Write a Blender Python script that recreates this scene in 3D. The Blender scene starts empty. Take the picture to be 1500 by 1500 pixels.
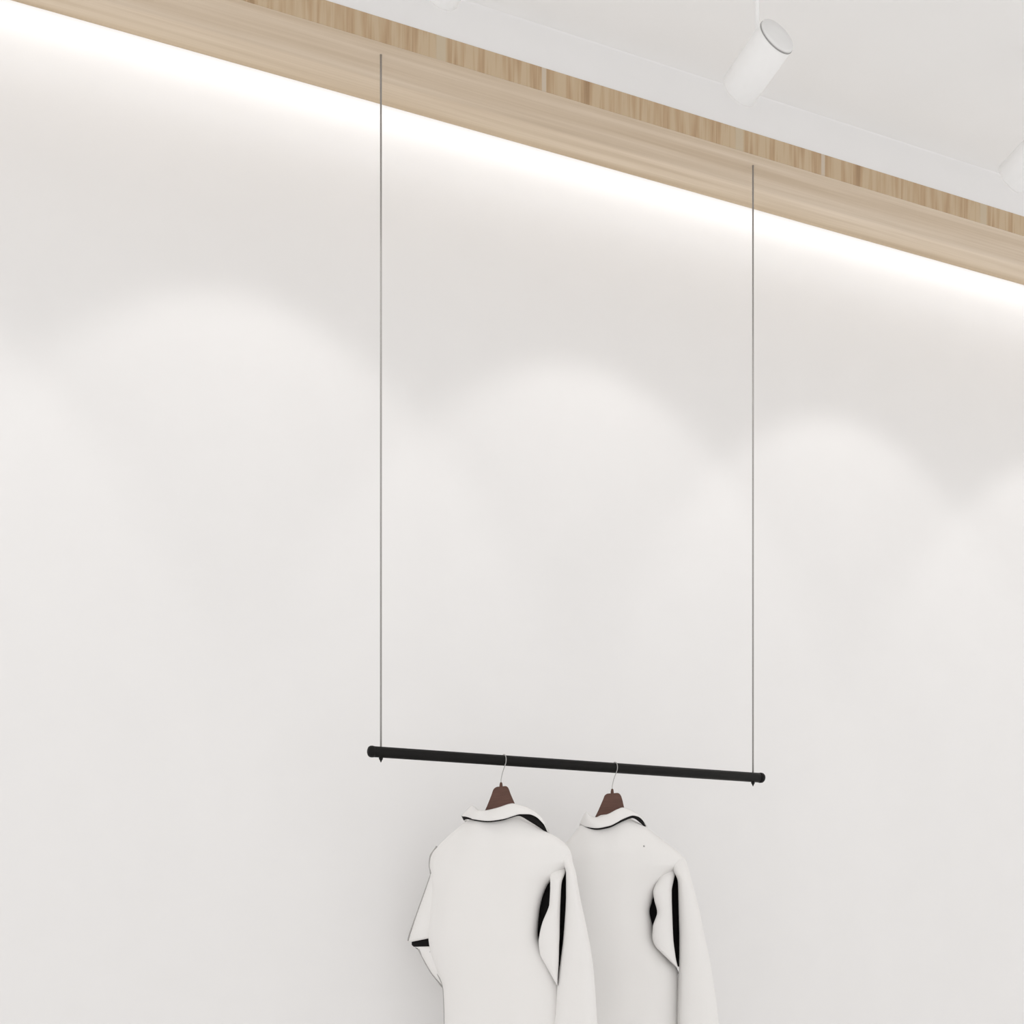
import bpy, bmesh, math
import numpy as np
from mathutils import Vector, Matrix, noise

# ------------------------------------------------------------------ frame of the room
# X runs along the wall, Y goes into the wall, Z is up (metres)
EYE = 1.35
CAM = Vector((0.0, 0.0, EYE))
F_PX, HZN, CX = 1800.0, 1402.0, 750.0
VPX = 5000.0
_t = math.hypot(VPX - CX, F_PX)
RX, RY = (VPX - CX) / _t, -F_PX / _t
RIGHT = Vector((RX, RY, 0)); FWD = Vector((-RY, RX, 0)); UP = Vector((0, 0, 1))
Y_WALL, Y_FRONT, Y_BACK, Y_RAIL = 3.70, 3.234, 3.471, 3.281
Z_SOFFIT, Z_WOOD, Z_CEIL = EYE + 2.503, EYE + 2.570, EYE + 2.694
X0, X1, YN = -3.0, 7.5, -3.0

scene = bpy.context.scene
col = scene.collection

# ------------------------------------------------------------------ camera
cam_d = bpy.data.cameras.new('camera'); cam = bpy.data.objects.new('camera', cam_d)
col.objects.link(cam)
cam_d.sensor_width = 36.0; cam_d.lens = 36.0 * F_PX / 1500.0
cam_d.shift_y = (HZN - 750.0) / 1500.0
cam_d.clip_start = 0.05
m = Matrix((RIGHT, UP, -FWD)).transposed().to_4x4(); m.translation = CAM
cam.matrix_world = m
scene.camera = cam

# ------------------------------------------------------------------ light
scene.view_settings.view_transform = 'Standard'
scene.view_settings.look = 'None'
scene.view_settings.gamma = 1.0
scene.view_settings.use_curve_mapping = False
scene.view_settings.exposure = 0.0
w = bpy.data.worlds.new('world'); scene.world = w; w.use_nodes = True
bg = w.node_tree.nodes['Background']
bg.inputs[0].default_value = (1.0, 0.994, 0.988, 1); bg.inputs[1].default_value = 1.28

def area(name, loc, size, size_y, power, rot, color=(1, 1, 1), spread=180):
    d = bpy.data.lights.new(name, 'AREA'); d.shape = 'RECTANGLE'
    d.size = size; d.size_y = size_y; d.energy = power; d.color = color
    d.spread = math.radians(spread)
    o = bpy.data.objects.new(name, d); col.objects.link(o)
    o.location = loc; o.rotation_euler = rot
    return o
# LED strip in the slot between the wooden beam and the wall, shining down the wall
area('cove_strip_light', ((X0 + X1) / 2, 3.63, Z_CEIL - 0.012), X1 - X0 - 0.4, 0.04, 9.0, (0, 0, 0), (1, 0.998, 0.992))
SPOT_POWER = 7.6

# ------------------------------------------------------------------ helpers
def tag(o, label=None, cat=None, group=None, kind=None):
    if label: o['label'] = label
    if cat: o['category'] = cat
    if group: o['group'] = group
    if kind: o['kind'] = kind
    return o
def empty(name, loc):
    o = bpy.data.objects.new(name, None); col.objects.link(o)
    o.location = loc; o.empty_display_size = 0.05
    return o
def obj(name, bm, mat, parent=None, loc=None, smooth=True):
    """bm holds room coordinates; the object keeps its own origin at parent / loc."""
    org = Vector(parent_origin(parent)) if parent else Vector(loc or (0, 0, 0))
    bmesh.ops.recalc_face_normals(bm, faces=bm.faces)
    bmesh.ops.translate(bm, verts=bm.verts, vec=-org)
    me = bpy.data.meshes.new(name); bm.to_mesh(me); bm.free()
    for p in me.polygons: p.use_smooth = smooth
    me.materials.append(mat)
    o = bpy.data.objects.new(name, me); col.objects.link(o)
    if parent: o.parent = parent
    else: o.location = org
    return o
def parent_origin(p):
    v = Vector((0, 0, 0))
    while p:
        v += p.location; p = p.parent
    return v
def box(bm, a, b):
    a, b = Vector(a), Vector(b)
    r = bmesh.ops.create_cube(bm, size=1)
    for v in r['verts']:
        v.co = Vector([(a[i] + b[i]) / 2 + v.co[i] * (b[i] - a[i]) for i in range(3)])
    return r['verts']
def tube(bm, pts, rad, seg=16, cap=True):
    pts = [Vector(p) for p in pts]; n = len(pts)
    rads = rad if isinstance(rad, (list, tuple)) else [rad] * n
    prev = None; rings = []
    for i, p in enumerate(pts):
        t = (pts[min(i + 1, n - 1)] - pts[max(i - 1, 0)]).normalized()
        if prev is None:
            a = t.cross(Vector((0, 0, 1)))
            if a.length < 1e-3: a = t.cross(Vector((1, 0, 0)))
        else: a = prev - t * prev.dot(t)
        a.normalize(); prev = a; b = t.cross(a)
        rings.append([bm.verts.new(p + (a * math.cos(k * 2 * math.pi / seg) + b * math.sin(k * 2 * math.pi / seg)) * rads[i]) for k in range(seg)])
    for r0, r1 in zip(rings, rings[1:]):
        for k in range(seg):
            bm.faces.new((r0[k], r0[(k + 1) % seg], r1[(k + 1) % seg], r1[k]))
    if cap:
        bm.faces.new(rings[0][::-1]); bm.faces.new(rings[-1])
    return rings
def lathe(bm, prof, base, axis, seg=40):
    """prof: (distance along axis, radius)"""
    axis = Vector(axis).normalized()
    a = axis.orthogonal().normalized(); b = axis.cross(a); rings = []
    for t, r in prof:
        c = Vector(base) + axis * t
        rings.append([bm.verts.new(c + (a * math.cos(k * 2 * math.pi / seg) + b * math.sin(k * 2 * math.pi / seg)) * max(r, 1e-5)) for k in range(seg)])
    for r0, r1 in zip(rings, rings[1:]):
        for k in range(seg):
            bm.faces.new((r0[k], r0[(k + 1) % seg], r1[(k + 1) % seg], r1[k]))
    bm.faces.new(rings[0][::-1]); bm.faces.new(rings[-1])
def along_wall(px, Y):
    """X on a line parallel to the wall at distance Y, where the sight line through column px meets it"""
    u = (px - CX) / F_PX
    return Y * (-RY + RX * u) / (RX + RY * u)

# ------------------------------------------------------------------ materials
def new_mat(name, color, rough=0.6, spec=0.3, metal=0.0):
    mt = bpy.data.materials.new(name); mt.use_nodes = True
    b = mt.node_tree.nodes['Principled BSDF']
    b.inputs['Base Color'].default_value = (*color, 1); b.inputs['Roughness'].default_value = rough
    b.inputs['Metallic'].default_value = metal; b.inputs['Specular IOR Level'].default_value = spec
    return mt, mt.node_tree.nodes, mt.node_tree.links, b
def noisy(name, color, rough=0.6, spec=0.3, metal=0.0, scale=40, var=0.03, bump=0.02, stretch=(1, 1, 1)):
    mt, N, L, b = new_mat(name, color, rough, spec, metal)
    tc = N.new('ShaderNodeTexCoord'); mp = N.new('ShaderNodeMapping'); mp.inputs['Scale'].default_value = stretch
    nz = N.new('ShaderNodeTexNoise'); nz.inputs['Scale'].default_value = scale; nz.inputs['Detail'].default_value = 4
    L.new(tc.outputs['Object'], mp.inputs[0]); L.new(mp.outputs[0], nz.inputs['Vector'])
    cr = N.new('ShaderNodeValToRGB')
    cr.color_ramp.elements[0].position = 0.3; cr.color_ramp.elements[1].position = 0.7
    cr.color_ramp.elements[0].color = (*[c * (1 - var) for c in color], 1)
    cr.color_ramp.elements[1].color = (*[min(1, c * (1 + var)) for c in color], 1)
    L.new(nz.outputs['Fac'], cr.inputs[0]); L.new(cr.outputs[0], b.inputs['Base Color'])
    if bump:
        bp = N.new('ShaderNodeBump'); bp.inputs['Strength'].default_value = bump; bp.inputs['Distance'].default_value = 0.01
        L.new(nz.outputs['Fac'], bp.inputs['Height']); L.new(bp.outputs[0], b.inputs['Normal'])
    return mt

M_wall = noisy('white_plaster', (0.80, 0.79, 0.785), 0.9, 0.1, scale=6, var=0.006, bump=0.01)
M_ceil = noisy('white_ceiling_paint', (0.875, 0.867, 0.858), 0.9, 0.1, scale=5, var=0.006, bump=0.01)
M_floor = noisy('pale_floor', (0.86, 0.85, 0.84), 0.5, 0.3, scale=3, var=0.03, bump=0.01)
M_black = noisy('black_powder_coat', (0.006, 0.0055, 0.005), 0.5, 0.16, scale=300, var=0.1, bump=0.02)
M_wire = noisy('steel_cable', (0.36, 0.345, 0.335), 0.5, 0.3, 0.1, scale=400, var=0.12, bump=0.02)
M_chrome = noisy('hook_steel', (0.42, 0.41, 0.40), 0.3, 0.5, 0.6, scale=200, var=0.05, bump=0)
M_hanger = noisy('dark_brown_wood', (0.105, 0.047, 0.032), 0.5, 0.35, scale=25, var=0.14, bump=0.05, stretch=(1, 1, 6))
M_shirt = noisy('white_cotton', (0.80, 0.785, 0.77), 0.92, 0.08, scale=700, var=0.012, bump=0.03)
M_lining = noisy('charcoal_lining', (0.012, 0.011, 0.011), 0.85, 0.1, scale=300, var=0.1, bump=0.02)  # near-black colour standing in for shade in folds and below collars
M_piping = noisy('grey_piping', (0.40, 0.39, 0.38), 0.85, 0.1, scale=300, var=0.1, bump=0.02)  # grey of the drawn-in edge shading, also of the button
M_lampwhite = noisy('white_lamp_enamel', (0.86, 0.855, 0.85), 0.45, 0.3, scale=60, var=0.005, bump=0)
M_lampcap = noisy('grey_white_lamp_cap', (0.76, 0.755, 0.75), 0.6, 0.2, scale=60, var=0.005, bump=0)
M_lampgrey = noisy('grey_lamp_gasket', (0.34, 0.335, 0.33), 0.6, 0.3, scale=60, var=0.02, bump=0)

def wood_soffit():
    mt, N, L, b = new_mat('pale_oak_long_grain', (0.55, 0.45, 0.33), 0.62, 0.2)
    tc = N.new('ShaderNodeTexCoord')
    def nz(sc, stretch, det, dist=0.0):
        mp = N.new('ShaderNodeMapping'); mp.inputs['Scale'].default_value = stretch
        n = N.new('ShaderNodeTexNoise'); n.inputs['Scale'].default_value = sc; n.inputs['Detail'].default_value = det
        n.inputs['Distortion'].default_value = dist
        L.new(tc.outputs['Object'], mp.inputs[0]); L.new(mp.outputs[0], n.inputs['Vector']); return n
    a = nz(1.0, (0.5, 22, 22), 5, 0.3)
    c = nz(1.0, (2.2, 110, 110), 4, 0.2)
    mx = N.new('ShaderNodeMath'); mx.operation = 'MULTIPLY_ADD'; mx.inputs[1].default_value = 0.35
    L.new(c.outputs['Fac'], mx.inputs[0]); L.new(a.outputs['Fac'], mx.inputs[2])
    r = N.new('ShaderNodeValToRGB'); e = r.color_ramp.elements
    e[0].position = 0.42; e[0].color = (0.585, 0.46, 0.33, 1)
    e[1].position = 0.92; e[1].color = (0.80, 0.685, 0.555, 1)
    k = e.new(0.66); k.color = (0.69, 0.568, 0.435, 1)
    L.new(mx.outputs[0], r.inputs[0])
    # the strip along the wall side is cut from a lighter board
    sp = N.new('ShaderNodeSeparateXYZ'); L.new(tc.outputs['Object'], sp.inputs[0])
    st = N.new('ShaderNodeMapRange'); st.inputs['From Min'].default_value = 0.0; st.inputs['From Max'].default_value = Y_BACK - Y_FRONT
    L.new(sp.outputs['Y'], st.inputs['Value'])
    ml = N.new('ShaderNodeMix'); ml.data_type = 'RGBA'; ml.blend_type = 'MULTIPLY'; ml.inputs['Factor'].default_value = 1
    gr = N.new('ShaderNodeValToRGB'); ge = gr.color_ramp.elements
    ge[0].position = 0.58; ge[0].color = (0.94, 0.94, 0.94, 1); ge[1].position = 0.63; ge[1].color = (1.04, 1.05, 1.06, 1)
    k2 = ge.new(0.88); k2.color = (1.02, 1.02, 1.0, 1); k3 = ge.new(0.94); k3.color = (0.93, 0.90, 0.84, 1)
    L.new(st.outputs[0], gr.inputs[0]); L.new(r.outputs[0], ml.inputs['A']); L.new(gr.outputs[0], ml.inputs['B'])
    L.new(ml.outputs['Result'], b.inputs['Base Color'])
    bp = N.new('ShaderNodeBump'); bp.inputs['Strength'].default_value = 0.06; bp.inputs['Distance'].default_value = 0.004
    L.new(mx.outputs[0], bp.inputs['Height']); L.new(bp.outputs[0], b.inputs['Normal'])
    return mt
JOINT, PERIOD = 1.1726, 0.981
def wood_fascia():
    """short upright grain, the veneer repeating every 0.98 m with a butt joint and a pale sapwood streak"""
    mt, N, L, b = new_mat('oak_upright_grain', (0.45, 0.34, 0.22), 0.62, 0.2)
    tc = N.new('ShaderNodeTexCoord'); sp = N.new('ShaderNodeSeparateXYZ'); L.new(tc.outputs['Object'], sp.inputs[0])
    sh = N.new('ShaderNodeMath'); sh.operation = 'SUBTRACT'; sh.inputs[1].default_value = JOINT
    L.new(sp.outputs['X'], sh.inputs[0])
    md = N.new('ShaderNodeMath'); md.operation = 'FLOORED_MODULO'; md.inputs[1].default_value = PERIOD
    L.new(sh.outputs[0], md.inputs[0])
    cb = N.new('ShaderNodeCombineXYZ'); L.new(md.outputs[0], cb.inputs['X']); L.new(sp.outputs['Z'], cb.inputs['Z'])
    def nz(sc, stretch, det, dist):
        mp = N.new('ShaderNodeMapping'); mp.inputs['Scale'].default_value = stretch
        n = N.new('ShaderNodeTexNoise'); n.inputs['Scale'].default_value = sc; n.inputs['Detail'].default_value = det
        n.inputs['Distortion'].default_value = dist
        L.new(cb.outputs[0], mp.inputs[0]); L.new(mp.outputs[0], n.inputs['Vector']); return n
    a = nz(1, (24, 1, 2.5), 2, 0.3); c = nz(1, (95, 1, 4), 3, 0.5)
    mx = N.new('ShaderNodeMath'); mx.operation = 'MULTIPLY_ADD'; mx.inputs[1].default_value = 0.8
    L.new(c.outputs['Fac'], mx.inputs[0]); L.new(a.outputs['Fac'], mx.inputs[2])
    r = N.new('ShaderNodeValToRGB'); e = r.color_ramp.elements
    e[0].position = 0.62; e[0].color = (0.34, 0.225, 0.13, 1)
    e[1].position = 1.12 if False else 1.0; e[1].color = (0.53, 0.41, 0.275, 1)
    k = e.new(0.8); k.color = (0.46, 0.325, 0.20, 1)
    L.new(mx.outputs[0], r.inputs[0])
    def bump_at(x, wd):
        s = N.new('ShaderNodeMath'); s.operation = 'SUBTRACT'; s.inputs[1].default_value = x; L.new(md.outputs[0], s.inputs[0])
        ab = N.new('ShaderNodeMath'); ab.operation = 'ABSOLUTE'; L.new(s.outputs[0], ab.inputs[0])
        mr = N.new('ShaderNodeMapRange'); mr.inputs['From Min'].default_value = wd; mr.inputs['From Max'].default_value = wd * 0.6
        L.new(ab.outputs[0], mr.inputs['Value']); return mr
    m1 = N.new('ShaderNodeMix'); m1.data_type = 'RGBA'; m1.inputs['B'].default_value = (0.55, 0.465, 0.37, 1)
    L.new(bump_at(0.2975, 0.0085).outputs[0], m1.inputs['Factor']); L.new(r.outputs[0], m1.inputs['A'])
    m2 = N.new('ShaderNodeMix'); m2.data_type = 'RGBA'; m2.inputs['B'].default_value = (0.53, 0.44, 0.32, 1)
    L.new(bump_at(PERIOD - 0.018, 0.018).outputs[0], m2.inputs['Factor']); L.new(m1.outputs['Result'], m2.inputs['A'])
    L.new(m2.outputs['Result'], b.inputs['Base Color'])
    return mt

# ------------------------------------------------------------------ the room
bm = bmesh.new(); box(bm, (X0, Y_WALL, 0), (X1, Y_WALL + 0.12, Z_CEIL + 0.12))
tag(obj('wall_back', bm, M_wall, smooth=False), 'plain white plaster wall lit by the hidden strip and spotlights', 'wall', kind='structure')
bm = bmesh.new(); box(bm, (X0, YN, Z_CEIL), (X1, Y_WALL, Z_CEIL + 0.12))
tag(obj('ceiling', bm, M_ceil, smooth=False), 'smooth white ceiling above the spotlights', 'ceiling', kind='structure')
bm = bmesh.new(); box(bm, (X0, YN, -0.1), (X1, Y_WALL + 0.12, 0))
tag(obj('floor', bm, M_floor, smooth=False), 'pale shop floor', 'floor', kind='structure')
bm = bmesh.new()
fil = [(Y_BACK, Z_CEIL), (Y_BACK, Z_WOOD), (Y_FRONT + 0.004, Z_WOOD)]
for k in range(9):
    an = math.radians(k * 90 / 8)
    fil.append((Y_FRONT + 0.004 - 0.005 * (1 - math.cos(an)), Z_CEIL - 0.005 * (1 - math.sin(an))))
fv = [[bm.verts.new((x, y, z)) for y, z in fil] for x in (X0, X1)]
bm.faces.new(fv[0]); bm.faces.new(fv[1][::-1])
for k in range(len(fil)):
    j = (k + 1) % len(fil); bm.faces.new((fv[0][k], fv[1][k], fv[1][j], fv[0][j]))
tag(obj('trim_1', bm, M_wall, smooth=False), 'white band between the wooden beam and the ceiling', 'trim', kind='structure')

# ------------------------------------------------------------------ wooden beam
beam = empty('wooden_beam', (0, Y_FRONT, Z_SOFFIT))
tag(beam, 'pale oak beam running along the top of the white wall, under the ceiling', 'beam')
bm = bmesh.new(); box(bm, (X0, Y_FRONT + 0.002, Z_SOFFIT), (X1, Y_BACK, Z_WOOD))
obj('soffit_board', bm, wood_soffit(), beam, smooth=False)
bm = bmesh.new(); box(bm, (X0, Y_FRONT, Z_SOFFIT), (X1, Y_FRONT + 0.002, Z_WOOD))
tag(obj('fascia_board', bm, wood_fascia(), beam, smooth=False), 'darker upright-grained front edge of the beam')

# ------------------------------------------------------------------ spotlights
LAMP_Y = 2.75
def cam_dir(r, u, f): return (RIGHT * r + UP * u + FWD * f).normalized()
LAMP_AXIS = cam_dir(-0.49, -0.345, 0.80)
def project(p):
    d = Vector(p) - CAM; z = d.dot(FWD)
    return CX + F_PX * d.dot(RIGHT) / z, HZN - F_PX * d.z / z
LX = along_wall(1109, LAMP_Y)
LAMP_Z = EYE + (HZN - 95) / F_PX * LAMP_Y / (RX + RY * (1109 - CX) / F_PX)
HL, HR = 0.077, 0.0525
def lamp(x, label, aim):
    t = empty('ceiling_spotlight', (x, LAMP_Y, Z_CEIL))
    tag(t, label, 'spotlight', 'white spotlights hanging from the ceiling')
    c = Vector((x, LAMP_Y, LAMP_Z)); ax = LAMP_AXIS
    bm = bmesh.new()
    lathe(bm, [(-HL, HR - 0.006), (-HL, HR - 0.001), (-HL + 0.002, HR), (HL - 0.003, HR), (HL, HR - 0.002),
               (HL, HR - 0.006), (HL - 0.03, HR - 0.008), (HL - 0.035, 0.012)], c, ax, 56)
    obj('lamp_housing', bm, M_lampwhite, t)
    bm = bmesh.new()
    lathe(bm, [(-HL - 0.002, HR - 0.009), (-HL - 0.002, HR + 0.0004), (-HL + 0.0008, HR + 0.0004), (-HL + 0.0008, HR - 0.009)], c, ax, 56)
    tag(obj('rear_gasket', bm, M_lampgrey, t), 'thin grey ring at the back of the lamp')
    bm = bmesh.new()
    lathe(bm, [(-HL - 0.010, 0.02), (-HL - 0.009, HR - 0.004), (-HL - 0.006, HR - 0.001), (-HL - 0.002, HR - 0.0005), (-HL + 0.002, HR - 0.006)], c, ax, 56)
    obj('rear_cap', bm, M_lampcap, t)
    bm = bmesh.new(); tube(bm, [(x, LAMP_Y, LAMP_Z + 0.03), (x, LAMP_Y, Z_CEIL - 0.01)], 0.0058, 16)
    obj('stem', bm, M_lampwhite, t)
    bm = bmesh.new(); lathe(bm, [(-0.012, 0.012), (-0.010, 0.014), (0, 0.014)], (x, LAMP_Y, Z_CEIL), (0, 0, 1), 32)
    obj('ceiling_plate', bm, M_lampwhite, t)
    if aim: spot(c + ax * (HL + 0.012), aim, t)
    return t
def spot(pos, aim, parent=None):
    d = bpy.data.lights.new('spot_beam', 'SPOT'); d.energy = SPOT_POWER
    d.spot_size = math.radians(74); d.spot_blend = 0.35; d.shadow_soft_size = 0.05; d.color = (1, 0.985, 0.97)
    o = bpy.data.objects.new('spot_beam', d); col.objects.link(o)
    o.rotation_euler = (Vector(aim) - pos).to_track_quat('-Z', 'Y').to_euler()
    if parent: o.parent = parent; o.location = pos - parent_origin(parent)
    else: o.location = pos
    return o
AIM_Z = EYE + 1.04
SX = [along_wall(p, Y_WALL) + 0.07 for p in (300, 830, 1215)]
lamp(LX, 'white cylinder spotlight hanging in full view above the right half of the rail', (SX[1], Y_WALL, AIM_Z))
lamp(along_wall(645, LAMP_Y) + LX - along_wall(1095, LAMP_Y), 'spotlight mostly cut off by the top edge, only its white rim showing', None)
lamp(along_wall(1472, LAMP_Y) + LX - along_wall(1059, LAMP_Y), 'spotlight cut by the right edge of the view, above the beam', (SX[2], Y_WALL, AIM_Z))
# beams of the lamps farther along the same row, beyond the frame
tip = LAMP_AXIS * (HL + 0.012)
for x in (SX[0] - 1.15, SX[0] + 0.04, SX[2] + 1.08):
    spot(Vector((x, LAMP_Y + tip.y, LAMP_Z + tip.z)), (x, Y_WALL, AIM_Z))

# ------------------------------------------------------------------ hanging rail
Z_RAIL = EYE + 0.5686; RR = 0.0152
xa, xb = along_wall(545, Y_RAIL), along_wall(1114, Y_RAIL)
wx = [along_wall(558, Y_RAIL), along_wall(1103, Y_RAIL)]
rail = empty('garment_rail', ((xa + xb) / 2, Y_RAIL, Z_RAIL))
tag(rail, 'slim black clothes rail hung from the wooden beam on two thin cables', 'clothes rail')
bm = bmesh.new(); lathe(bm, [(0, RR - 0.001), (0.001, RR), (xb - xa - 0.001, RR), (xb - xa, RR - 0.001)], (xa, Y_RAIL, Z_RAIL), (1, 0, 0), 40)
obj('rail_tube', bm, M_black, rail)
for x, s in ((xa, -1), (xb, 1)):
    bm = bmesh.new()
    lathe(bm, [(-0.006, RR + 0.0004), (0.0, RR + 0.0012), (0.006, RR + 0.0004), (0.010, RR - 0.0025), (0.0125, RR - 0.008)], (x, Y_RAIL, Z_RAIL), (s, 0, 0), 40)
    obj('end_cap', bm, M_black, rail)
for x in wx:
    bm = bmesh.new(); tube(bm, [(x, Y_RAIL, Z_RAIL - 0.012), (x, Y_RAIL, Z_SOFFIT)], 0.0027, 14)
    tag(obj('suspension_cable', bm, M_wire, rail), 'thin grey steel cable')
    bm = bmesh.new(); lathe(bm, [(0, 0.006), (0.007, 0.0055), (0.011, 0.0028), (0.016, 0.0012)], (x, Y_RAIL, Z_RAIL - RR + 0.003), (0, 0, -1), 20)
    obj('cable_nut', bm, M_black, rail)

# ------------------------------------------------------------------ shirts and hangers
def crom(rows, per=6):
    R = np.array(rows, float); n = len(R); out = []
    for i in range(n - 1):
        p1, p2 = R[i], R[i + 1]
        d = p2 - p1
        m1 = (R[i + 1] - R[i - 1]) / 2 if i > 0 else d
        m2 = (R[i + 2] - R[i]) / 2 if i < n - 2 else d
        m1 = np.clip(m1, -abs(d) * 1.5, abs(d) * 1.5); m2 = np.clip(m2, -abs(d) * 1.5, abs(d) * 1.5)
        for k in range(per):
            t = k / per
            h = (2*t**3 - 3*t**2 + 1, t**3 - 2*t**2 + t, -2*t**3 + 3*t**2, t**3 - t**2)
            out.append(h[0]*p1 + h[1]*m1 + h[2]*p2 + h[3]*m2)
    out.append(R[-1]); return out

class Cloth:
    """upright plane of one garment: q is where its hook meets the rail, turn swings its right side towards the viewer"""
    def __init__(s, hook_px, turn):
        s.q = Vector((along_wall(hook_px, Y_RAIL), Y_RAIL, Z_RAIL))
        a = math.radians(turn)
        s.n = (-math.sin(a)) * RIGHT - math.cos(a) * FWD
        s.side = math.cos(a) * RIGHT - math.sin(a) * FWD
    def at(s, px, py, n):
        d = FWD + RIGHT * ((px - CX) / F_PX) + UP * ((HZN - py) / F_PX)
        return CAM + d * (((s.q + s.n * n) - CAM).dot(s.n) / d.dot(s.n))
    def loft(s, rows, e=0.85, seg=56, wrinkle=0.0, seed=0, per=6, back=1.0):
        """rows: (Lx, Ly, Rx, Ry, centre depth, half thickness)"""
        bm = bmesh.new(); rings = []
        for lx, ly, rx, ry, nc, dp in crom(rows, per):
            ring = []
            for k in range(seg):
                th = 2 * math.pi * k / seg; c, sn = math.cos(th), math.sin(th)
                fx = 0.5 + 0.5 * math.copysign(abs(c) ** e, c)
                dn = math.copysign(abs(sn) ** e, sn)
                px, py = lx + (rx - lx) * fx, ly + (ry - ly) * fx
                n = nc + dp * dn * (1 if sn > 0 else back)
                if wrinkle:
                    v = noise.noise(Vector((px / 34.0 + seed, py / 120.0, seed * 3.1 + (2 if sn > 0 else 7))))
                    n += wrinkle * v * abs(sn)
                ring.append(bm.verts.new(s.at(px, py, n)))
            rings.append(ring)
        for r0, r1 in zip(rings, rings[1:]):
            for k in range(seg):
                bm.faces.new((r0[k], r0[(k + 1) % seg], r1[(k + 1) % seg], r1[k]))
        bm.faces.new(rings[0][::-1]); bm.faces.new(rings[-1])
        return bm
    def strip(s, up, lo, thick=0.004, wrap=None, cols=9, per=8, solid=True):
        """ribbon between two curves of (px, py, n); wrap closes it round the front of the neck"""
        a, b = crom(up, per), crom(lo, per)
        m_ = max(len(a), len(b))
        def rs(c):
            c = np.array(c); t = np.linspace(0, 1, m_); tt = np.linspace(0, 1, len(c))
            return np.stack([np.interp(t, tt, c[:, i]) for i in range(3)], 1)
        a, b = rs(a), rs(b); grid = []
        for p, q in zip(a, b):
            colm = []
            for j in range(cols):
                f = j / (cols - 1); v = p * (1 - f) + q * f
                colm.append(s.at(v[0], v[1], v[2] + 0.006 * math.sin(math.pi * f)))
            grid.append(colm)
        if wrap:
            depth, drop = wrap; e0, e1 = grid[-1], grid[0]
            K = 20
            for i in range(1, K):
                f = i / K
                sv = math.sin(math.pi * f)
                grid.append([e0[j].lerp(e1[j], f) + FWD * depth * sv ** 0.7 + UP * (-drop * sv ** 0.8 + 0.03 * sv ** 2 * (0.5 - j / (cols - 1))) for j in range(cols)])
        bm = bmesh.new(); V = [[bm.verts.new(p) for p in c] for c in grid]
        n_ = len(V)
        for i in range(n_ if wrap else n_ - 1):
            for j in range(cols - 1):
                bm.faces.new((V[i][j], V[(i + 1) % n_][j], V[(i + 1) % n_][j + 1], V[i][j + 1]))
        bmesh.ops.recalc_face_normals(bm, faces=bm.faces)
        if solid:
            bm.normal_update(); nr = [v.normal.copy() for v in bm.verts]; old = bm.verts[:]; fs = bm.faces[:]
            if sum((nr[i].dot(s.n) for i in range(cols * m_))) < 0: nr = [-v for v in nr]
            new = [bm.verts.new(v.co - n_i * thick) for v, n_i in zip(old, nr)]
            bm.verts.index_update(); cnt = {}
            for f_ in fs:
                bm.faces.new([new[v.index] for v in reversed(f_.verts)])
            for e_ in [e for e in bm.edges if len(e.link_faces) == 1 and e.verts[0].index < len(old)]:
                a_, b_ = e_.verts
                bm.faces.new((a_, b_, new[b_.index], new[a_.index]))
        else:
            r_ = bmesh.ops.extrude_face_region(bm, geom=bm.faces[:])
            bmesh.ops.translate(bm, verts=[v for v in r_['geom'] if isinstance(v, bmesh.types.BMVert)], vec=-s.n * thick)
        return bm
    def cord(s, pts, rad=0.0016):
        bm = bmesh.new(); tube(bm, [s.at(*p) for p in crom(pts, 6)], rad, 10); return bm

def join_bm(a, b):
    me = bpy.data.meshes.new('tmp'); b.to_mesh(me); b.free(); a.from_mesh(me); bpy.data.meshes.remove(me); return a

def hanger(cl, outline, nub, shoulder, label):
    """outline: the visible bell of the hanger as (px, py); shoulder: tips of the arms inside the garment"""
    base = cl.at(nub[0], nub[1] + 40, 0)
    t = empty('clothes_hanger', base); tag(t, label, 'clothes hanger', 'brown hangers on the black rail')
    pts = crom([(x, y, 0) for x, y in outline], 3)
    bm = bmesh.new(); f, b = [], []
    for x, y, _ in pts:
        f.append(bm.verts.new(cl.at(x, y, 0.0065))); b.append(bm.verts.new(cl.at(x, y, -0.0065)))
    bm.faces.new(f); bm.faces.new(b[::-1])
    for i in range(len(f)):
        j = (i + 1) % len(f); bm.faces.new((f[i], b[i], b[j], f[j]))
    bmesh.ops.bevel(bm, geom=[e for e in bm.edges if len(e.link_faces) == 2 and e.calc_face_angle(0) > 1.2 and any(len(g.verts) > 4 for g in e.link_faces)], offset=0.0015, segments=2, affect='EDGES')
    obj('hanger_body', bm, M_hanger, t, smooth=False)
    bm = bmesh.new(); top = cl.at(nub[0], nub[1], 0)
    lathe(bm, [(-0.008, 0.0052), (0.006, 0.0048), (0.013, 0.0036), (0.015, 0.0022)], top - UP * 0.012, (0, 0, 1), 18)
    obj('ferrule', bm, M_hanger, t)
    bm = bmesh.new(); q = cl.q; fr = Vector((0, -1, 0))
    p0 = Vector((top.x, top.y, top.z)); r = RR + 0.0022
    path = [p0 - UP * 0.002, p0 + UP * 0.010, p0.lerp(q, 0.45) + fr * 0.003 + UP * 0.002]
    for k in range(0, 15):
        an = math.radians(-42 + k * 17.5)
        path.append(q + fr * (r * math.cos(an)) + UP * (r * math.sin(an)))
    P = [Vector(v[:3]) for v in crom([tuple(p) for p in path], 3)]
    tube(bm, P, 0.0013, 10)
    tag(obj('hook', bm, M_chrome, t), 'thin pale steel hook')
    return t

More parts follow.
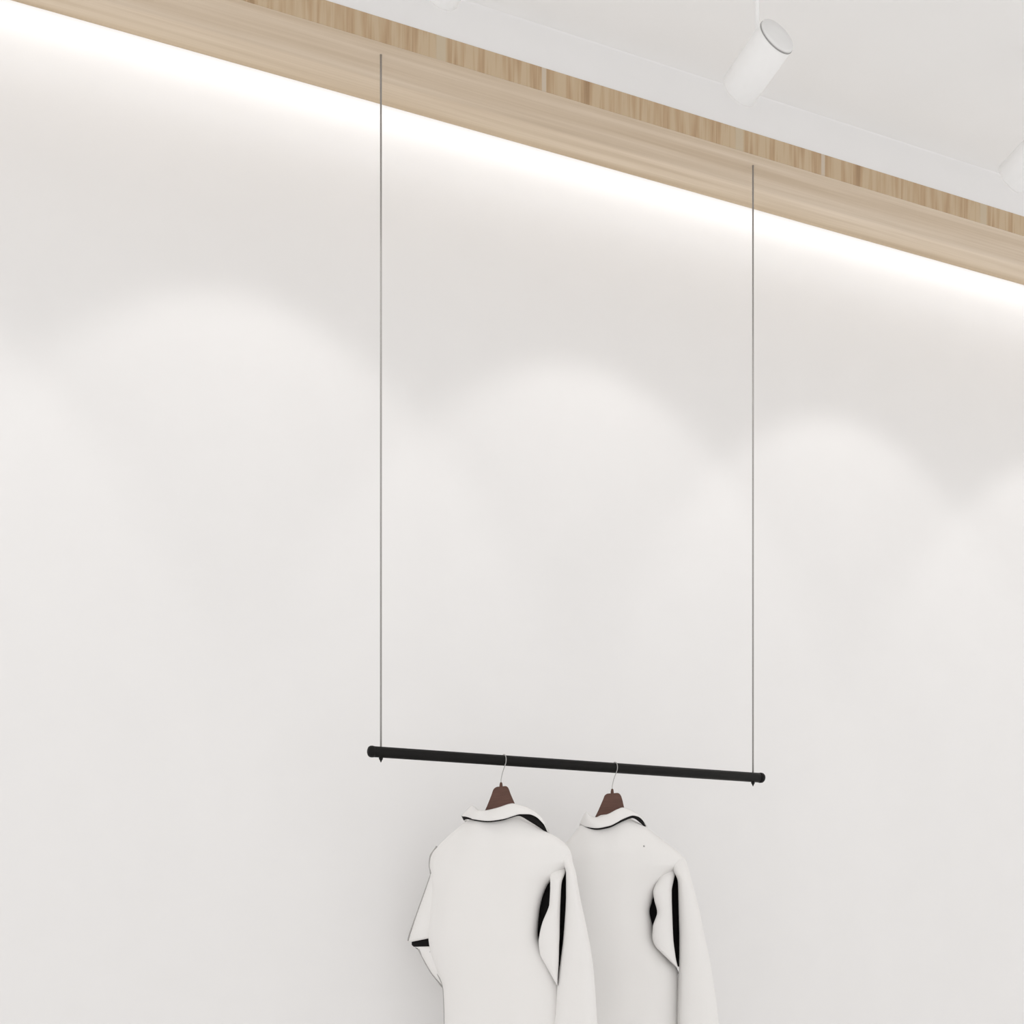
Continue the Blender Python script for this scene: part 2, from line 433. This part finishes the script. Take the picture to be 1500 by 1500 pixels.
def shirt(cl, label, D):
    base = cl.at(D['foot'][0], D['foot'][1], 0)
    t = empty('shirt', base); tag(t, label, 'shirt', 'white shirts hanging on the rail')
    obj('shirt_body', cl.loft(D['body'], 0.8, 72, 0.006, D['seed'], back=0.8), M_shirt, t)
    # near sleeve: outer panel and the folded inner panel, one cloth
    bm = cl.loft(D['outer'], 0.85, 40, 0.003, D['seed'] + 3)
    join_bm(bm, cl.loft(D['inner'], 0.85, 40, 0.002, D['seed'] + 5))
    near = obj('sleeve', bm, M_shirt, t)
    if 'far' in D:
        bm = cl.loft(D['far'][0], 0.9, 40, 0.002, D['seed'] + 8)
        for r in D['far'][1:]: join_bm(bm, cl.loft(r, 0.9, 40, 0.002, D['seed'] + 9))
        far = obj('sleeve', bm, M_shirt, t)
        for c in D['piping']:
            tag(obj('seam_piping', cl.cord(c, 0.0034 if c[0][1] == 1240 else 0.0022), M_piping, far), 'grey piping along the seam')  # cords draw shading lines on far sleeve and body edges
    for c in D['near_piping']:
        tag(obj('seam_piping', cl.cord(c, 0.0015), M_piping, near), 'grey piping along the seam')  # cord draws the shading line beside the near sleeve
    obj('collar', cl.strip(D['col_up'], D['col_lo'], 0.0035, wrap=D['wrap']), M_shirt, t)
    tag(obj('under_collar', cl.strip(D['uc_up'], D['uc_lo'], 0.002, solid=False), M_lining, t), 'black facing under the collar')  # dark strip puts the shade below the collar into colour
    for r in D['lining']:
        tag(obj('lining', cl.loft(r, 0.6, 32), M_lining, t), 'dark lining showing in the sleeve fold')  # dark sheet behind the slots, fold shade painted as colour
    if 'stud' in D:
        bm = bmesh.new(); p = cl.at(*D['stud']); lathe(bm, [(-0.004, 0.0036), (0.001, 0.0036), (0.002, 0.002)], p, cl.n, 16)
        tag(obj('button', bm, M_piping, t), 'tiny grey button')
    return t

LS = Cloth(738, 28)
left = dict(
    seed=1.7, foot=(735, 1592),
    body=[(712, 1188, 752, 1184, 0.0, 0.030), (700, 1196, 766, 1196, 0.0, 0.042), (682, 1204, 780, 1206, 0.0, 0.050),
          (668, 1215, 798, 1217, 0.0, 0.056), (655, 1226, 817, 1227, 0.0, 0.060), (642, 1239, 831, 1239, 0.0, 0.062),
          (636, 1249, 836.5, 1250, 0.0, 0.062), (633, 1262, 837, 1263, 0.0, 0.062), (632.5, 1278, 822, 1278, 0.0, 0.062), (632.5, 1290, 807, 1290, 0.0, 0.062), (632.5, 1300, 800, 1300, 0.0, 0.062), (631.8, 1318, 793.5, 1318, 0.0, 0.062),
          (630, 1340, 789.5, 1340, 0.0, 0.062), (627.5, 1371, 788, 1371, 0.0, 0.062), (630, 1392, 796, 1392, 0.0, 0.060),
          (640, 1422, 812, 1422, 0.0, 0.058), (649.5, 1450, 820, 1450, 0.0, 0.056), (651, 1500, 822, 1500, 0.0, 0.056), (649, 1592, 826, 1592, 0.0, 0.060)],
    outer=[(812, 1235, 824, 1236, -0.01, 0.010), (813, 1243, 833, 1244, -0.006, 0.020), (817, 1252, 837.5, 1252, 0.0, 0.030), (824, 1264, 839.5, 1264, 0.008, 0.038), (829, 1278, 843.5, 1278, 0.018, 0.044),
           (829, 1315, 850, 1315, 0.024, 0.046), (827, 1352, 858, 1352, 0.026, 0.046), (824.5, 1380, 863.5, 1380, 0.028, 0.044),
           (820.8, 1408, 868, 1408, 0.030, 0.042), (817, 1438, 871, 1438, 0.030, 0.040), (814, 1483, 874, 1483, 0.030, 0.040), (812, 1500, 875, 1500, 0.030, 0.040), (811, 1570, 878, 1570, 0.030, 0.040)],
    inner=[(802, 1246, 826, 1246, -0.03, 0.010), (802, 1262, 829, 1264, -0.008, 0.016), (804, 1277, 828, 1278, 0.018, 0.022), (806, 1290, 823.5, 1290, 0.036, 0.024), (806, 1302, 822, 1302, 0.038, 0.024), (804.5, 1326, 820.8, 1326, 0.040, 0.024),
           (795, 1350, 820, 1350, 0.044, 0.022), (790.5, 1368, 819.7, 1371, 0.048, 0.020), (789, 1381, 819, 1385, 0.050, 0.018), (791, 1398, 818.5, 1408, 0.050, 0.018), (800, 1415, 817.5, 1425, 0.050, 0.017), (810, 1433, 816.8, 1438, 0.048, 0.014), (815.5, 1443, 816.6, 1444, 0.046, 0.006)],
    far=[[(646, 1236, 662, 1236, -0.02, 0.02), (635, 1246, 668, 1244, -0.02, 0.032), (629.5, 1258, 668, 1256, -0.02, 0.036), (628.5, 1270, 665, 1268, -0.02, 0.036), (630, 1282, 660, 1280, -0.02, 0.036), (624, 1301, 655, 1297, -0.02, 0.036),
          (610, 1340, 648, 1332, -0.02, 0.034), (600, 1370, 644, 1362, -0.02, 0.032), (598, 1378, 642, 1370, -0.02, 0.028), (601, 1380, 641, 1372, -0.02, 0.022)],
         [(606, 1387, 645, 1386, -0.022, 0.016), (612, 1390, 648, 1391, -0.022, 0.022), (616, 1400, 655, 1404, -0.022, 0.026), (630, 1424, 664, 1424, -0.022, 0.026), (645, 1442, 672, 1440, -0.022, 0.024), (650, 1449, 676, 1452, -0.022, 0.022), (656, 1500, 690, 1500, -0.022, 0.020)]],
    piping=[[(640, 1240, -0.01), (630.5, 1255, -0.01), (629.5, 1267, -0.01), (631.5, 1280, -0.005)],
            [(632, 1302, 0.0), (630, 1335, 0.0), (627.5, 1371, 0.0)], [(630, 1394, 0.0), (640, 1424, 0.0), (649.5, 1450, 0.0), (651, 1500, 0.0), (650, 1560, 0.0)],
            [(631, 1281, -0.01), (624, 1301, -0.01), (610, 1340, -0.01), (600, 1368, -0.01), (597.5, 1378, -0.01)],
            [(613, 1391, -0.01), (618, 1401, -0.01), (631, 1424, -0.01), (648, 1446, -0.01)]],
    near_piping=[],
    col_up=[(677, 1194, 0.000), (684, 1186, 0.016), (692, 1180, 0.026), (700, 1186, 0.036), (711, 1187, 0.044), (729, 1183, 0.052), (748, 1177, 0.052), (759, 1178.5, 0.048), (776, 1184, 0.040), (791, 1195, 0.026), (799, 1207, 0.014), (804, 1219, 0.004)],
    col_lo=[(677, 1196, 0.004), (686, 1198.5, 0.034), (696, 1200.5, 0.050), (714, 1202.5, 0.066), (735, 1200, 0.072), (748, 1196, 0.070), (761, 1192.5, 0.064), (776, 1192.5, 0.054), (786, 1197, 0.042), (796, 1207, 0.024), (802, 1216, 0.012), (804, 1220, 0.005)],
    wrap=(0.09, 0.05),
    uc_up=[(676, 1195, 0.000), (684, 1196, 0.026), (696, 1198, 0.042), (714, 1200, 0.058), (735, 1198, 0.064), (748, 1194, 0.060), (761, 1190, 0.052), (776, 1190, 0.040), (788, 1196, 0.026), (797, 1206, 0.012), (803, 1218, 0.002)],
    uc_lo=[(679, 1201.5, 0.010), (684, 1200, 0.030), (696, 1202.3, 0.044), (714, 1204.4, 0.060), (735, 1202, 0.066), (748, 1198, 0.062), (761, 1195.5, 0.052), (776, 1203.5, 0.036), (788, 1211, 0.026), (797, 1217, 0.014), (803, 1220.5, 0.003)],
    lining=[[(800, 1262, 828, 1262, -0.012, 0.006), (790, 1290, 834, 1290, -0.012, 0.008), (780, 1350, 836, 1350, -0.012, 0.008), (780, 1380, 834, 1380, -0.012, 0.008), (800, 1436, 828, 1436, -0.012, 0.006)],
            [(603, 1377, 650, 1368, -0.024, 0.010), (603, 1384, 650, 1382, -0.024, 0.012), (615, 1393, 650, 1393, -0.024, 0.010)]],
)
RS = Cloth(900.5, -12)
right = dict(
    seed=5.3, foot=(900, 1592), stud=(943, 1240, 0.056),
    body=[(880, 1194, 914, 1190, 0.0, 0.030), (862, 1203, 926, 1200, 0.0, 0.042), (849, 1210, 944, 1210, 0.0, 0.050), (840, 1222, 961, 1223, 0.0, 0.056), (827, 1236, 978, 1236, 0.0, 0.060),
          (816, 1247, 992, 1247, 0.0, 0.062), (806, 1258, 1003, 1258, 0.0, 0.062), (804, 1267, 1003, 1267, 0.0, 0.062), (802, 1278, 986, 1278, 0.0, 0.062), (800, 1290, 971, 1290, 0.0, 0.062), (800, 1306, 961, 1306, 0.0, 0.062), (799, 1321, 955, 1321, 0.0, 0.062), (797, 1336, 951.5, 1336, 0.0, 0.062),
          (796, 1354, 955.5, 1354, 0.0, 0.062), (796, 1376, 962, 1376, 0.0, 0.060), (800, 1400, 978, 1400, 0.0, 0.058), (812, 1430, 996, 1430, 0.0, 0.056), (820, 1500, 998, 1500, 0.0, 0.056), (818, 1592, 1000, 1592, 0.0, 0.060)],
    outer=[(975, 1244, 986, 1246, -0.01, 0.010), (979, 1250, 997, 1252, -0.004, 0.020), (982, 1260, 1004.5, 1260, 0.002, 0.030), (986, 1275, 1009.5, 1275, 0.016, 0.042), (993, 1292, 1014, 1292, 0.024, 0.046), (994, 1333, 1024.5, 1333, 0.026, 0.048),
           (995, 1371, 1032, 1371, 0.028, 0.046), (995, 1402, 1039, 1402, 0.030, 0.044), (994, 1436, 1044.5, 1436, 0.030, 0.042), (993, 1473, 1050, 1473, 0.030, 0.042), (992, 1500, 1053, 1500, 0.030, 0.042), (991, 1570, 1060, 1570, 0.030, 0.042)],
    inner=[(976, 1254, 994, 1252, -0.03, 0.010), (972, 1270, 992, 1268, -0.004, 0.016), (966, 1284, 988, 1284, 0.022, 0.022), (957, 1304, 984, 1304, 0.039, 0.022), (958.5, 1319, 984, 1318, 0.042, 0.023), (962.5, 1337, 984.7, 1337, 0.044, 0.023),
           (956.5, 1356, 985.3, 1356, 0.048, 0.021), (955.5, 1374, 986.5, 1378, 0.050, 0.019), (960, 1386, 988.5, 1394, 0.050, 0.018), (968, 1395, 990, 1404, 0.050, 0.017), (981, 1407.5, 992, 1413, 0.050, 0.014), (992, 1418, 994, 1420, 0.046, 0.006)],
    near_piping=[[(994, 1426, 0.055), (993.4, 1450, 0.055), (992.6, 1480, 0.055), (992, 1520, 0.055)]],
    col_up=[(849.5, 1205, 0.000), (854, 1196, 0.016), (859, 1189, 0.026), (864, 1194, 0.034), (873, 1197, 0.042), (890, 1192.5, 0.052), (904, 1185.5, 0.054), (914, 1183, 0.050), (931, 1190, 0.038), (942, 1198, 0.022), (947.5, 1209, 0.004)],
    col_lo=[(849.5, 1207, 0.004), (854, 1209.5, 0.030), (860, 1211.5, 0.046), (875, 1213, 0.066), (893, 1209.5, 0.072), (904, 1204.5, 0.072), (912, 1200, 0.066), (927, 1194.6, 0.054), (938, 1198, 0.036), (944, 1206, 0.014), (946, 1210, 0.006)],
    wrap=(0.09, 0.05),
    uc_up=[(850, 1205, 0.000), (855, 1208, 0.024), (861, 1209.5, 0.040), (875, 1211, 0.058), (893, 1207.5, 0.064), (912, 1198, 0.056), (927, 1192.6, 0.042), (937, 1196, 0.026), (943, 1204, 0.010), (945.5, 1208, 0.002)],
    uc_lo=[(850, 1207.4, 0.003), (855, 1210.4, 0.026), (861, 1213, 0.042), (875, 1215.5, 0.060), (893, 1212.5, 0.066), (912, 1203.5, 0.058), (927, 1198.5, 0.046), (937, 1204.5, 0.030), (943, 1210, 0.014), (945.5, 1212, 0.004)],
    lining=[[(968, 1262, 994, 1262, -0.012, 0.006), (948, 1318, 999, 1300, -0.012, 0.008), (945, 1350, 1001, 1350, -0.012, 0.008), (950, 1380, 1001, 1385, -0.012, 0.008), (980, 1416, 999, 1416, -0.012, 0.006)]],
)
shirt(LS, 'white long-sleeved shirt on the left, in front, with one elbow bent outwards', left)
shirt(RS, 'white long-sleeved shirt on the right, partly behind the other shirt', right)

hanger(LS, [(711, 1186), (714.5, 1178), (720, 1164), (723, 1156), (728, 1152.5), (734, 1152), (741, 1151.5), (744.5, 1154), (748, 1163), (751, 1170), (754, 1177), (762, 1200), (782, 1224), (806, 1241), (803, 1246), (776, 1238), (735, 1224), (694, 1238), (664, 1246), (661, 1241), (692, 1216)],
       (734, 1147.5), None, 'brown wooden hanger inside the left shirt, hooked on the black rail')
hanger(RS, [(871.5, 1197), (876, 1188), (883, 1172), (886, 1165), (890, 1162.5), (897, 1162), (905, 1161.5), (909, 1164.5), (911.5, 1171), (914, 1182), (922, 1208), (945, 1234), (966, 1250), (963, 1254), (937, 1246), (897, 1232), (857, 1246), (830, 1254), (827, 1249), (855, 1224)],
       (896.8, 1157), None, 'brown wooden hanger inside the right shirt, hooked on the black rail')
